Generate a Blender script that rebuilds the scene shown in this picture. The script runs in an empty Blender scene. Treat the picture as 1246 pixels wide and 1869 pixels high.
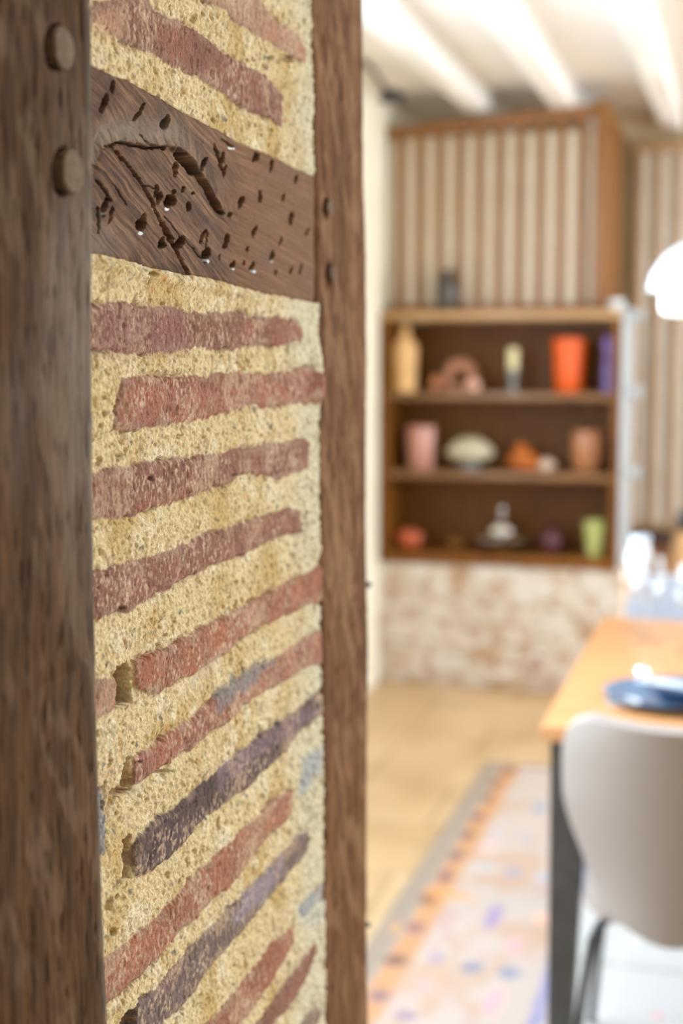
import bpy, bmesh, math, random
import numpy as np
from math import radians, sin, cos, pi, tan
from mathutils import Vector, Matrix
random.seed(7)
S = bpy.context.scene
COL = S.collection
# ------------------------------------------------------------------ camera
F, PITCH, YAW = 2596.0, radians(6.2), radians(16)
cam_d = bpy.data.cameras.new('camera'); cam = bpy.data.objects.new('camera', cam_d); COL.objects.link(cam)
cam.location = (0, 0, 1.45); cam.rotation_euler = (pi/2-PITCH, 0, YAW)
cam_d.sensor_fit = 'VERTICAL'; cam_d.sensor_height = 36; cam_d.lens = F/1869*36
cam_d.clip_start = .05; cam_d.clip_end = 100
cam_d.dof.use_dof = True; cam_d.dof.focus_distance = 1.0; cam_d.dof.aperture_fstop = 3.7
S.camera = cam
# ------------------------------------------------------------------ view, world, light
S.view_settings.view_transform = 'Standard'; S.view_settings.look = 'None'
S.view_settings.gamma = 1; S.view_settings.use_curve_mapping = False
S.view_settings.exposure = 0.0
try:
    S.cycles.use_denoising = True; S.cycles.denoiser = 'OPENIMAGEDENOISE'
    S.cycles.denoising_prefilter = 'ACCURATE'
    S.cycles.max_bounces = 10; S.cycles.transparent_max_bounces = 40; S.cycles.diffuse_bounces = 5; S.cycles.sample_clamp_indirect = 6
    S.cycles.caustics_reflective = False; S.cycles.caustics_refractive = False
except Exception: pass
W = bpy.data.worlds.new('daylight'); S.world = W; W.use_nodes = True
W.node_tree.nodes['Background'].inputs[0].default_value = (.78, .89, 1, 1)
W.node_tree.nodes['Background'].inputs[1].default_value = 1.5
def area(name, loc, rot, sx, sy, power, col, spread=180):
    d = bpy.data.lights.new(name, 'AREA'); d.shape = 'RECTANGLE'; d.size = sx; d.size_y = sy
    d.energy = power; d.color = col; d.spread = radians(spread)
    o = bpy.data.objects.new(name, d); COL.objects.link(o); o.location = loc; o.rotation_euler = rot
    return o
area('window_light_right', (3.3, 4.0, 1.45), (0, pi/2, 0), 1.9, 3.4, 182, (.80, .90, 1))     # faces -x
area('window_light_back', (3.3, 6.2, 1.75), (0, pi/2, 0), 1.3, .9, 75, (.86, .92, 1))  # added fill to brighten the back of the room, no window opening here
area('window_light_left', (-1.56, 2.9, 1.6), (0, -pi/2, 0), 1.2, 2.0, 135, (.66, .82, 1))    # faces +x
area('window_light_hall', (.9, -1.72, 1.45), (pi/2, 0, 0), .9, 1.0, 2.5, (1, .93, .84))       # faces +y
# ------------------------------------------------------------------ pixel -> place helpers (measuring only)
_f = np.array([-sin(YAW)*cos(PITCH), cos(YAW)*cos(PITCH), -sin(PITCH)]); _r = np.array([cos(YAW), sin(YAW), 0])
_u = np.cross(_r, _f); _c = np.array([0, 0, 1.45])
def ray(px, py): return _f + (px-623)/F*_r - (py-934.5)/F*_u
def on_x(px, py, X=-.4): d = ray(px, py); return _c + d*(X/d[0])
def on_y(px, py, Yv): d = ray(px, py); return _c + d*(Yv/d[1])
def on_z(px, py, Z=0.): d = ray(px, py); return _c + d*((Z-1.45)/d[2])
def project(X, Yv, Z):
    Z = Z-1.45
    w = X*_f[0]+Yv*_f[1]+Z*_f[2]
    return 623+F*(X*_r[0]+Yv*_r[1])/w, 934.5-F*(X*_u[0]+Yv*_u[1]+Z*_u[2])/w
# ------------------------------------------------------------------ numpy noise
_rng = np.random.RandomState(3); _T = _rng.rand(512, 512).astype(np.float32)
def vn(x, y, seed=0):
    x = x+seed*37.31; y = y+seed*91.7
    xi = np.floor(x).astype(np.int64); yi = np.floor(y).astype(np.int64)
    fx = (x-xi); fy = (y-yi); fx = fx*fx*(3-2*fx); fy = fy*fy*(3-2*fy)
    a = _T[xi & 511, yi & 511]; b = _T[(xi+1) & 511, yi & 511]; c = _T[xi & 511, (yi+1) & 511]; d = _T[(xi+1) & 511, (yi+1) & 511]
    return (a+(b-a)*fx)*(1-fy)+(c+(d-c)*fx)*fy
def fbm(x, y, oct=3, seed=0):
    s = 0; a = .5; t = 0
    for k in range(oct): s = s+a*vn(x*2**k, y*2**k, seed+k*5); t += a; a *= .55
    return s/t*2-1
def ss(a, b, x): t = np.clip((x-a)/(b-a), 0, 1); return t*t*(3-2*t)
def poly_sd(px, py, P):
    """signed distance to polygon (negative inside)"""
    d = np.full(px.shape, 1e9); ins = np.zeros(px.shape, bool); n = len(P)
    for i in range(n):
        ax, ay = P[i]; bx, by = P[(i+1) % n]; ex, ey = bx-ax, by-ay
        wx, wy = px-ax, py-ay; t = np.clip((wx*ex+wy*ey)/(ex*ex+ey*ey+1e-12), 0, 1)
        d = np.minimum(d, (wx-ex*t)**2+(wy-ey*t)**2)
        if abs(ey) > 1e-12:
            c = ((ay > py) != (by > py)) & (px < (bx-ax)*(py-ay)/ey+ax); ins ^= c
    d = np.sqrt(d); return np.where(ins, -d, d)
def line_d(px, py, P):
    d = np.full(px.shape, 1e9)
    for i in range(len(P)-1):
        ax, ay = P[i]; bx, by = P[i+1]; ex, ey = bx-ax, by-ay
        wx, wy = px-ax, py-ay; t = np.clip((wx*ex+wy*ey)/(ex*ex+ey*ey), 0, 1)
        d = np.minimum(d, (wx-ex*t)**2+(wy-ey*t)**2)
    return np.sqrt(d)
def mixc(c, new, m): return c*(1-m[..., None])+np.asarray(new, dtype=float)*m[..., None]
def lin(r, g, b):
    f = lambda v: (v/255/12.92) if v <= 10 else ((v/255+.055)/1.055)**2.4
    return (f(r), f(g), f(b))
# ------------------------------------------------------------------ materials
def nodes(name):
    m = bpy.data.materials.new(name); m.use_nodes = True; nt = m.node_tree
    return m, nt, nt.nodes['Principled BSDF']
def ramp(nt, fac, stops):
    r = nt.nodes.new('ShaderNodeValToRGB'); e = r.color_ramp.elements
    while len(e) < len(stops): e.new(.5)
    for el, (p, c) in zip(e, stops): el.position = p; el.color = (*c[:3], 1)
    nt.links.new(fac, r.inputs[0]); return r.outputs[0]
def noise(nt, scale, detail=4, rough=.55, stretch=None, dist=0):
    tc = nt.nodes.new('ShaderNodeTexCoord'); n = nt.nodes.new('ShaderNodeTexNoise')
    n.inputs['Scale'].default_value = scale; n.inputs['Detail'].default_value = detail; n.inputs['Roughness'].default_value = rough
    n.inputs['Distortion'].default_value = dist
    if stretch:
        mp = nt.nodes.new('ShaderNodeMapping'); mp.inputs['Scale'].default_value = stretch
        nt.links.new(tc.outputs['Object'], mp.inputs[0]); nt.links.new(mp.outputs[0], n.inputs[0])
    else: nt.links.new(tc.outputs['Object'], n.inputs[0])
    return n.outputs[0]
def bump(nt, h, bs, strength, dist):
    b = nt.nodes.new('ShaderNodeBump'); b.inputs['Strength'].default_value = strength; b.inputs['Distance'].default_value = dist
    nt.links.new(h, b.inputs['Height']); nt.links.new(b.outputs[0], bs.inputs['Normal'])
def mat(name, c1, c2=None, rough=.6, scale=8, stretch=None, bstr=.15, bdist=.002, metal=0, spec=.5, detail=4, dist=0):
    m, nt, bs = nodes(name); c2 = c2 or tuple(v*.8 for v in c1)
    n = noise(nt, scale, detail, .6, stretch, dist)
    nt.links.new(ramp(nt, n, [(.3, c2), (.7, c1)]), bs.inputs['Base Color'])
    bs.inputs['Roughness'].default_value = rough; bs.inputs['Metallic'].default_value = metal
    bs.inputs['Specular IOR Level'].default_value = spec
    if bstr: bump(nt, n, bs, bstr, bdist)
    return m
def attr_mat(name, rough, fine, amt, bstr, bdist, stretch=None, spec=.3):
    """base colour from the mesh's own colour pattern, with fine grain"""
    m, nt, bs = nodes(name)
    a = nt.nodes.new('ShaderNodeAttribute'); a.attribute_name = 'pattern'
    n = noise(nt, fine, 3, .6, stretch)
    r = ramp(nt, n, [(.25, (1-amt,)*3), (.75, (1+amt,)*3)])
    mx = nt.nodes.new('ShaderNodeMix'); mx.data_type = 'RGBA'; mx.blend_type = 'MULTIPLY'; mx.inputs[0].default_value = 1
    nt.links.new(a.outputs['Color'], mx.inputs[6]); nt.links.new(r, mx.inputs[7]); nt.links.new(mx.outputs[2], bs.inputs['Base Color'])
    bs.inputs['Roughness'].default_value = rough; bs.inputs['Specular IOR Level'].default_value = spec
    bump(nt, n, bs, bstr, bdist); return m
M = {}
M['masonry'] = attr_mat('brick_and_lime_mortar', .92, 430, .36, 1.0, .0016, (1, 1, 1), .15)
M['oak'] = attr_mat('aged_oak', .8, 900, .3, .6, .0005, (1, 1, .10), .12)
M['oak_rail'] = attr_mat('aged_oak_rail', .75, 1100, .25, .5, .0004, (1, .6, 1), .18)
M['peg'] = mat('oak_peg', lin(112, 92, 68), lin(84, 64, 44), .85, 300, (1, 1, 1), .3, .001)
M['plaster'] = mat('cream_plaster', lin(226, 220, 200), lin(216, 206, 182), .85, 3, None, .2, .004)
M['plaster_back'] = mat('ochre_cream_plaster', lin(226, 205, 170), lin(205, 180, 142), .85, 5, None, .2, .004)
M['white'] = mat('white_paint', (.86, .84, .8), (.8, .78, .73), .6, 5, None, .15, .002)
M['ceil'] = mat('white_ceiling', (.94, .93, .91), (.90, .88, .85), .8, 4, None, .15, .002)
M['stone'] = mat('limestone_wall', lin(222, 202, 182), lin(186, 150, 120), .85, 7, None, .7, .02, dist=1.0)
M['screen'] = mat('golden_oak', lin(146, 96, 44), lin(112, 70, 28), .45, 14, (6, 6, .5), .1, .001)
M['book'] = mat('walnut_bookcase', lin(128, 78, 20), lin(92, 52, 10), .5, 10, (5, 5, .6), .1, .001, spec=.25)
M['shelfwood'] = mat('walnut_shelf', lin(140, 98, 55), lin(104, 68, 34), .35, 10, (.6, 5, 5), .1, .001)
M['tabletop'] = mat('orange_table_wood', lin(206, 150, 100), lin(186, 126, 76), .30, 8, (.5, 8, 8), .05, .001, spec=.9)
M['black'] = mat('black_metal', (.03, .03, .034), (.02, .02, .022), .3, 30, None, 0)
M['leg'] = mat('charcoal_table_leg', (.075, .07, .065), (.05, .045, .042), .45, 20, None, .05)
M['fabric'] = mat('grey_chair_fabric', lin(166, 154, 146), lin(140, 128, 120), .95, 900, None, .3, .001)
M['rug'] = attr_mat('woven_rug', .95, 260, .12, .5, .003, None, .05)
M['lamp'] = mat('white_enamel', (.68, .70, .72), (.64, .66, .68), .18, 4, None, 0)
M['rack'] = mat('white_rack_paint', (.44, .48, .50), (.40, .44, .46), .4, 12, None, .05)
def simple(name, rgb, rough=.4, metal=0, c2=None, scale=30, b=.1): return mat(name, lin(*rgb), lin(*c2) if c2 else None, rough, scale, None, b, .001, metal)
def glassm(name, col, rough=0.0, ior=1.45):
    m, nt, bs = nodes(name); bs.inputs['Base Color'].default_value = (*col, 1); bs.inputs['Roughness'].default_value = rough
    bs.inputs['Transmission Weight'].default_value = 1; bs.inputs['IOR'].default_value = ior; return m
m, nt, bs = nodes('clear_thin_glass'); M['glass'] = m
nt.nodes.remove(bs); tr = nt.nodes.new('ShaderNodeBsdfTransparent'); gl_ = nt.nodes.new('ShaderNodeBsdfGlossy'); fr = nt.nodes.new('ShaderNodeMath'); fr.operation = 'MULTIPLY_ADD'; fr.inputs[1].default_value = .55; fr.inputs[2].default_value = .05; pw = nt.nodes.new('ShaderNodeMath'); pw.operation = 'POWER'; pw.inputs[1].default_value = 4; lw = nt.nodes.new('ShaderNodeLayerWeight'); lw.inputs[0].default_value = .5; nt.links.new(lw.outputs['Facing'], pw.inputs[0]); nt.links.new(pw.outputs[0], fr.inputs[0]); ms = nt.nodes.new('ShaderNodeMixShader')
tr.inputs[0].default_value = (.98, .985, .99, 1); gl_.inputs['Roughness'].default_value = .03
nt.links.new(fr.outputs[0], ms.inputs[0]); nt.links.new(tr.outputs[0], ms.inputs[1]); nt.links.new(gl_.outputs[0], ms.inputs[2]); nt.links.new(ms.outputs[0], nt.nodes['Material Output'].inputs[0])
M['silver'] = mat('polished_silver', (.85, .86, .88), (.8, .8, .8), .12, 10, None, 0, metal=1)
# floor tiles
m, nt, bs = nodes('limestone_floor_tiles'); M['floor'] = m
tc = nt.nodes.new('ShaderNodeTexCoord'); br = nt.nodes.new('ShaderNodeTexBrick')
br.offset = .5; br.inputs['Scale'].default_value = 1; br.inputs['Brick Width'].default_value = .62; br.inputs['Row Height'].default_value = .42
br.inputs['Mortar Size'].default_value = .007; br.inputs['Mortar Smooth'].default_value = .3
br.inputs['Color1'].default_value = (*lin(204, 175, 138), 1); br.inputs['Color2'].default_value = (*lin(186, 154, 114), 1); br.inputs['Mortar'].default_value = (*lin(160, 128, 92), 1)
nt.links.new(tc.outputs['Object'], br.inputs[0])
n = noise(nt, 3.5, 5, .6); r = ramp(nt, n, [(.3, (.78, .72, .62)), (.65, (1.05, 1.03, 1))])
mx = nt.nodes.new('ShaderNodeMix'); mx.data_type = 'RGBA'; mx.blend_type = 'MULTIPLY'; mx.inputs[0].default_value = 1
nt.links.new(br.outputs[0], mx.inputs[6]); nt.links.new(r, mx.inputs[7]); nt.links.new(mx.outputs[2], bs.inputs['Base Color'])
bs.inputs['Roughness'].default_value = .42
# ------------------------------------------------------------------ object helpers
def tag(o, label=None, cat=None, group=None, kind=None):
    if label: o['label'] = label
    if cat: o['category'] = cat
    if group: o['group'] = group
    if kind: o['kind'] = kind
    return o
def obj(name, bm, material, parent=None, smooth=True, loc=None):
    me = bpy.data.meshes.new(name)
    bmesh.ops.recalc_face_normals(bm, faces=bm.faces[:])
    bm.to_mesh(me); bm.free(); me.materials.append(material)
    if smooth: me.polygons.foreach_set('use_smooth', [True]*len(me.polygons))
    try: me.set_sharp_from_angle(angle=radians(38))
    except Exception: pass
    o = bpy.data.objects.new(name, me); COL.objects.link(o)
    if loc: o.location = loc
    if parent: o.parent = parent; o.matrix_parent_inverse = Matrix.Identity(4)
    return o
def thing(name, label, cat, loc=(0, 0, 0), rz=0, group=None):
    o = bpy.data.objects.new(name, None); COL.objects.link(o); o.empty_display_size = .05
    o.location = loc; o.rotation_euler = (0, 0, rz); return tag(o, label, cat, group)
def box(bm, x0, x1, y0, y1, z0, z1, bev=0):
    r = bmesh.ops.create_cube(bm, size=1); vs = r['verts']
    for v in vs: v.co = Vector(((x0+x1)/2+v.co.x*(x1-x0), (y0+y1)/2+v.co.y*(y1-y0), (z0+z1)/2+v.co.z*(z1-z0)))
    if bev:
        es = list({e for v in vs for e in v.link_edges})
        bmesh.ops.bevel(bm, geom=es, offset=bev, segments=2, affect='EDGES', profile=.6)
    return bm
def B(*a, bev=0): return box(bmesh.new(), *a, bev=bev)
def tube(pts, rad, seg=12, bm=None, close=True):
    bm = bm or bmesh.new(); rings = []; n = len(pts); pts = [Vector(p) for p in pts]
    for i, p in enumerate(pts):
        d = (pts[min(i+1, n-1)]-pts[max(i-1, 0)]).normalized()
        a = d.cross(Vector((0, 1, .01))); a = a.normalized() if a.length > 1e-3 else d.cross(Vector((1, 0, 0))).normalized(); b = d.cross(a)
        rr = rad[i] if isinstance(rad, (list, tuple)) else rad
        rings.append([bm.verts.new(p+(a*cos(2*pi*k/seg)+b*sin(2*pi*k/seg))*rr) for k in range(seg)])
    for i in range(n-1):
        for k in range(seg): bm.faces.new((rings[i][k], rings[i][(k+1) % seg], rings[i+1][(k+1) % seg], rings[i+1][k]))
    if close: bm.faces.new(rings[0][::-1]); bm.faces.new(rings[-1])
    return bm
def lathe(prof, seg=40, bm=None, fn=None, cap=True):
    bm = bm or bmesh.new(); rings = []
    for i, (r, z) in enumerate(prof):
        ring = []
        for k in range(seg):
            a = 2*pi*k/seg; rr = r*(fn(a, z) if fn else 1)
            ring.append(bm.verts.new((rr*cos(a), rr*sin(a), z)))
        rings.append(ring)
    for i in range(len(prof)-1):
        for k in range(seg): bm.faces.new((rings[i][k], rings[i][(k+1) % seg], rings[i+1][(k+1) % seg], rings[i+1][k]))
    if cap: bm.faces.new(rings[0][::-1]); bm.faces.new(rings[-1])
    return bm
def grid_mesh(name, X, Yv, Z, color, material, parent=None, extra=None, flip=False):
    """mesh from 2-D arrays; colour pattern stored per vertex; extra = list of boxes"""
    h, w = X.shape; co = np.stack([X, Yv, Z], -1).reshape(-1, 3)
    i = np.arange(h*w).reshape(h, w); q = np.stack([i[:-1, :-1], i[:-1, 1:], i[1:, 1:], i[1:, :-1]], -1).reshape(-1, 4)
    if flip: q = q[:, ::-1]
    col = color.reshape(-1, 3)
    for (x0, x1, y0, y1, z0, z1, c) in (extra or []):
        b = len(co); cc = np.array([[x, y, z] for x in (x0, x1) for y in (y0, y1) for z in (z0, z1)])
        co = np.vstack([co, cc]); col = np.vstack([col, np.tile(c, (8, 1))])
        q = np.vstack([q, b+np.array([[0, 1, 3, 2], [4, 6, 7, 5], [0, 4, 5, 1], [2, 3, 7, 6], [0, 2, 6, 4], [1, 5, 7, 3]])])
    me = bpy.data.meshes.new(name); me.vertices.add(len(co)); me.vertices.foreach_set('co', co.astype(np.float32).ravel())
    me.loops.add(q.size); me.loops.foreach_set('vertex_index', q.astype(np.int32).ravel())
    me.polygons.add(len(q)); me.polygons.foreach_set('loop_start', np.arange(0, q.size, 4, dtype=np.int32))
    me.polygons.foreach_set('loop_total', np.full(len(q), 4, dtype=np.int32))
    me.polygons.foreach_set('use_smooth', np.ones(len(q), bool)); me.update(calc_edges=True)
    a = me.color_attributes.new('pattern', 'FLOAT_COLOR', 'POINT'); c4 = np.ones((len(co), 4), np.float32); c4[:, :3] = np.clip(col, 0, 1)
    a.data.foreach_set('color', c4.ravel()); me.materials.append(material)
    o = bpy.data.objects.new(name, me); COL.objects.link(o)
    if parent: o.parent = parent
    return o
# ================================================================== ROOM SHELL
BY = 6.073      # front plane of the stone plinth and the bookcase
tag(obj('floor', B(-1.7, 3.4, -1.8, 7.2, -.06, 0), M['floor'], smooth=False), kind='structure')
tag(obj('ceiling', B(-1.7, 3.4, -1.8, 7.2, 2.611, 2.70), M['ceil'], smooth=False), kind='structure')
def wall_with_hole(name, axis, at, t, a0, a1, h0, h1, z0, z1, m):
    bm = bmesh.new()
    parts = [(a0, h0, 0, 2.61), (h1, a1, 0, 2.61), (h0, h1, 0, z0), (h0, h1, z1, 2.61)]
    for (p, q, u, v) in parts:
        if axis == 'x': box(bm, at, at+t, p, q, u, v)
        else: box(bm, p, q, at, at+t, u, v)
    return tag(obj(name, bm, m, smooth=False), kind='structure')
wall_with_hole('wall_side', 'x', -1.67, .1, 1.35, 7.1, 1.8, 4.6, .9, 2.2, M['plaster'])
wall_with_hole('wall_right', 'x', 3.32, .08, -1.8, 7.2, 2.0, 5.4, .5, 2.4, M['plaster'])
wall_with_hole('wall_hall', 'y', -1.8, .08, -.42, 3.32, .45, 1.35, .95, 1.95, M['plaster'])
tag(obj('wall_back', B(-1.7, 3.4, 7.0, 7.1, 0, 2.61), M['plaster_back'], smooth=False), kind='structure')
tag(obj('wall_front', B(-1.67, -.55, 1.36, 1.44, 0, 2.61), M['plaster'], smooth=False), kind='structure')
tag(obj('wall_hall_side', B(-.55, -.41, -1.8, .40, 0, 2.61), M['plaster'], smooth=False), kind='structure')
for i, (x, y0, y1, z0, z1) in enumerate([(-1.64, 1.8, 4.6, .9, 2.2), (3.36, 2.0, 5.4, .5, 2.4)]):
    bm = bmesh.new(); s = .05
    box(bm, x-.02, x+.02, y0, y1, z0, z0+s); box(bm, x-.02, x+.02, y0, y1, z1-s, z1)
    for k in range(4): yy = y0+(y1-y0-s)*k/3; box(bm, x-.02, x+.02, yy, yy+s, z0+s, z1-s)
    tag(obj('window_%d' % (i+1), bm, M['white'], smooth=False), kind='structure')
# low stone wall under the bookcase
ys = np.linspace(-1.57, -.50, 150); zs = np.linspace(0, .545, 80); YY, ZZ = np.meshgrid(ys, zs)
hh = .012*fbm(YY*9, ZZ*12, 4, 3)+.006*fbm(YY*30, ZZ*40, 2, 8)
rows = np.abs(((ZZ+.01*fbm(YY*4, ZZ*4, 2, 5))*5.5) % 1-.5)*2; hh = hh-.010*ss(.86, 1, rows)
c = np.zeros(YY.shape+(3,))+np.array(lin(198, 184, 168)); c = mixc(c, lin(172, 140, 110), ss(.0, .5, fbm(YY*7, ZZ*9, 3, 11)))
c = mixc(c, lin(208, 200, 190), ss(.05, .4, fbm(YY*11, ZZ*16, 3, 14))*.8); c = mixc(c, lin(160, 118, 100), ss(.3, .6, fbm(YY*14, ZZ*14, 2, 19))*.6)
M['stonep'] = attr_mat('limestone_rubble', .9, 60, .12, .4, .006, None, .1)
o = grid_mesh('wall_stone', YY, BY+.008-hh, ZZ, c, M['stonep'], extra=[(-1.57, -.50, BY+.02, 6.98, 0, .54, lin(215, 190, 165))]); tag(o, kind='structure')
# timber plinth at the far right below the second screen
tag(obj('baseboard_back', B(-.50, 3.3, 6.90, 7.0, 0, .56, bev=.004), mat('brown_plinth', lin(150, 108, 74), lin(128, 88, 58), .6, 6), smooth=False), kind='structure')
tag(obj('trim_1', B(-.50, 3.3, 6.87, 7.0, .56, .62, bev=.004), mat('dark_sill', lin(84, 66, 56), lin(64, 48, 40), .5, 6), smooth=False), kind='structure')
# ceiling beams
def beam(x, label, group=None):
    n = 60; bm = bmesh.new(); rings = []
    for i in range(n+1):
        y = -1.7+(8.65)*i/n; j = lambda k: .006*(vn(np.array(y*2.1), np.array(x*7+k*3.3), k)-.5)*2
        w = .052; z0 = 2.50
        pr = [(-w+j(1), 2.612), (-w+j(2), z0+.012), (-w+.012, z0+j(3)), (w-.012, z0+j(4)), (w+j(5), z0+.012), (w+j(6), 2.612)]
        rings.append([bm.verts.new((x+float(a), y, float(b))) for a, b in pr])
    for i in range(n):
        for k in range(5): bm.faces.new((rings[i][k], rings[i][k+1], rings[i+1][k+1], rings[i+1][k]))
        bm.faces.new((rings[i][5], rings[i][0], rings[i+1][0], rings[i+1][5]))
    bm.faces.new(rings[0]); bm.faces.new(rings[-1][::-1])
    return tag(obj('ceiling_beam', bm, M['white']), label, 'beam', group)
beam(-1.176, 'white painted ceiling beam nearest the dark spotlight and left wall', 'white beams under the ceiling')
beam(-.800, 'middle white painted ceiling beam, ending above the slatted screen near its corner post', 'white beams under the ceiling')
beam(-.387, 'white painted ceiling beam at the right, running above the far slatted screen', 'white beams under the ceiling')
for k in range(3): beam(.01+k*.4, 'white painted ceiling beam beyond the right edge of the view', 'white beams under the ceiling')
# ================================================================== BRICK PANEL (foreground)
PL = -.40
fine_z = np.arange(.735, 1.85, .0008)
zs = np.concatenate([np.arange(0, .735, .006), fine_z, np.arange(1.852, 2.61, .006)])
ysx = np.concatenate([np.arange(.40, .735, .012), np.arange(.735, 1.352, .0009)])
YY, ZZ = np.meshgrid(ysx, zs)
wy = YY+.0042*fbm(YY*120, ZZ*120, 3, 21)+.0028*fbm(YY*25, ZZ*25, 2, 22)
wz = ZZ+.0026*fbm(YY*140, ZZ*140, 3, 23)+.0022*fbm(YY*28, ZZ*28, 2, 24)
RED = lin(150, 104, 86); RED2 = lin(138, 98, 84); ORG = lin(155, 106, 84); PUR = lin(116, 100, 95); PINK = lin(164, 128, 106); GRY = lin(120, 122, 128); DK = lin(96, 80, 78)
bricks = [
 (RED2, 1, [(160,18),(186,0),(256,-8),(306,27),(371,65),(415,98),(475,131),(518,172),(516,235),(491,218),(453,202),(404,169),(349,136),(322,123),(273,98),(235,82),(202,60),(188,46),(160,44)]),
 (PINK, 0, [(350,-30),(460,-30),(475,0),(507,33),(546,65),(562,87),(559,112),(535,106),(513,90),(480,71),(437,46),(404,16),(371,0)]),
 (RED2, .6, [(150,558),(173,558),(201,551),(247,556),(307,561),(355,569),(403,567),(442,567),(463,576),(507,578),(537,582),(552,604),(550,630),(528,626),(498,634),(463,634),(437,639),(398,638),(368,632),(351,638),(307,647),(255,650),(216,645),(173,641),(150,641)]),
 (RED, 1.2, [(225,688),(268,684),(333,690),(377,682),(437,678),(472,684),(520,678),(563,667),(578,691),(584,717),(574,734),(528,740),(481,747),(463,734),(429,749),(403,756),(377,766),(333,769),(290,777),(260,782),(225,788),(205,788),(208,756),(218,725)]),
 (RED2, .8, [(150,865),(177,860),(212,849),(247,845),(290,838),(333,834),(377,827),(429,821),(463,816),(507,808),(556,797),(563,803),(563,855),(528,868),(498,875),(472,868),(446,868),(420,884),(385,892),(364,903),(333,912),(303,923),(268,933),(238,946),(186,949),(150,952)]),
 (RED2, .3, [(150,1048),(182,1041),(225,1028),(264,1021),(303,1006),(342,991),(359,981),(403,966),(463,949),(528,927),(550,933),(551,965),(548,975),(520,980),(481,997),(446,1015),(403,1028),(368,1045),(333,1062),(290,1084),(247,1110),(216,1123),(186,1130),(150,1136)]),
 (ORG, 2.4, [(241,1205),(273,1195),(307,1179),(342,1160),(377,1140),(407,1127),(437,1106),(472,1088),(502,1073),(533,1058),(559,1043),(583,1032),(592,1040),(587,1097),(563,1106),(537,1114),(507,1132),(472,1149),(446,1166),(416,1188),(385,1210),(351,1231),(320,1249),(286,1264),(251,1262),(242,1240)]),
 (PINK, 2.0, [(150,1236),(182,1236),(216,1238),(214,1290),(186,1309),(150,1312)]),
 (RED, 2.2, [(242,1379),(281,1357),(316,1331),(351,1305),(377,1283),(407,1262),(442,1240),(472,1218),(507,1197),(537,1175),(563,1160),(592,1146),(592,1212),(563,1216),(533,1236),(498,1253),(463,1275),(437,1292),(420,1314),(394,1335),(368,1353),(338,1374),(303,1396),(277,1418),(247,1439),(240,1435)]),
 (DK, 2.2, [(592,1262),(567,1275),(541,1292),(515,1314),(489,1331),(463,1353),(429,1379),(403,1400),(377,1422),(346,1448),(320,1470),(312,1482),(290,1493),(268,1513),(247,1526),(240,1545),(243,1604),(250,1604),(273,1591),(303,1569),(333,1543),(355,1513),(385,1487),(420,1461),(455,1435),(485,1404),(520,1375),(541,1340),(576,1314),(592,1300)]),
 (ORG, .9, [(535,1439),(515,1448),(485,1474),(455,1504),(429,1530),(394,1560),(364,1591),(333,1621),(307,1651),(281,1673),(251,1699),(225,1725),(199,1742),(170,1765),(170,1855),(201,1829),(221,1812),(247,1790),(273,1768),(303,1734),(333,1699),(364,1673),(385,1647),(416,1621),(442,1591),(459,1569),(481,1539),(507,1513),(535,1487)]),
 (PUR, .8, [(563,1517),(541,1526),(520,1552),(489,1582),(463,1608),(442,1630),(420,1656),(398,1682),(372,1703),(346,1729),(325,1755),(303,1781),(281,1803),(255,1825),(247,1838),(235,1900),(280,1900),(303,1866),(333,1838),(355,1812),(377,1781),(403,1747),(424,1721),(446,1695),(472,1664),(498,1634),(520,1604),(541,1578),(563,1552)]),
 (ORG, .4, [(537,1688),(524,1699),(502,1721),(481,1747),(459,1773),(437,1799),(416,1825),(394,1851),(368,1877),(340,1910),(400,1910),(429,1877),(455,1851),(481,1816),(502,1786),(520,1755),(537,1721)]),
 (RED2, .3, [(576,1721),(563,1742),(541,1768),(520,1799),(502,1825),(481,1855),(463,1877),(440,1905),(480,1905),(498,1877),(524,1846),(546,1812),(563,1781),(578,1742)]),
 (GRY, .1, [(592,1612),(567,1630),(546,1656),(550,1677),(567,1664),(592,1638)]),
 (PUR, .1, [(576,1838),(550,1869),(545,1890),(576,1880),(590,1846)]),
 (GRY, .6, [(150,1452),(188,1440),(194,1460),(196,1500),(190,1560),(150,1560)]),
]
def to_wall(P): return [tuple(on_x(a, b, PL)[1:]) for a, b in P]
bl = [(c, l, to_wall(P)) for c, l, P in bricks]
# the same coursing carries on above and below the view
def course(y0, y1, z, h, c): bl.append((c, .6, [(y0, z), (y1, z), (y1, z+h), (y0, z+h)]))
cs = [RED, RED2, ORG, PUR, PINK]
for k in range(12): course(.78+.03*(k % 2), 1.28-.03*(k % 3), .03+k*.056, .03, cs[k % 5])
for k in range(10): course(.80+.03*(k % 2), 1.27-.03*(k % 3), 1.90+k*.074, .034, cs[(k+2) % 5])
# mortar surface
mortar_h = .0026*fbm(YY*17, ZZ*17, 3, 1)+.0012*fbm(YY*75, ZZ*75, 3, 2)+.0024*fbm(YY*260, ZZ*260, 3, 4)
pit = ss(.34, .62, fbm(YY*165, ZZ*190, 2, 9)); pit2 = ss(.46, .72, fbm(YY*60, ZZ*72, 2, 13))
patch = ss(-.3, .4, fbm(YY*20, ZZ*20, 2, 31))
mortar_h -= pit*.0032*(.35+.65*patch)+pit2*.0028*patch
H = mortar_h.copy()
base = np.zeros(YY.shape+(3,))+np.array(lin(212, 192, 150))
base = mixc(base, lin(196, 168, 116), ss(-.1, .6, fbm(YY*24, ZZ*24, 3, 41)))
base = mixc(base, lin(226, 212, 180), ss(.1, .6, fbm(YY*45, ZZ*45, 3, 43))*.8)
base = mixc(base, lin(160, 122, 64), pit*.45)
base = mixc(base, lin(192, 128, 70), ss(.52, .7, fbm(YY*210, ZZ*210, 2, 47))*.5)
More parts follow.
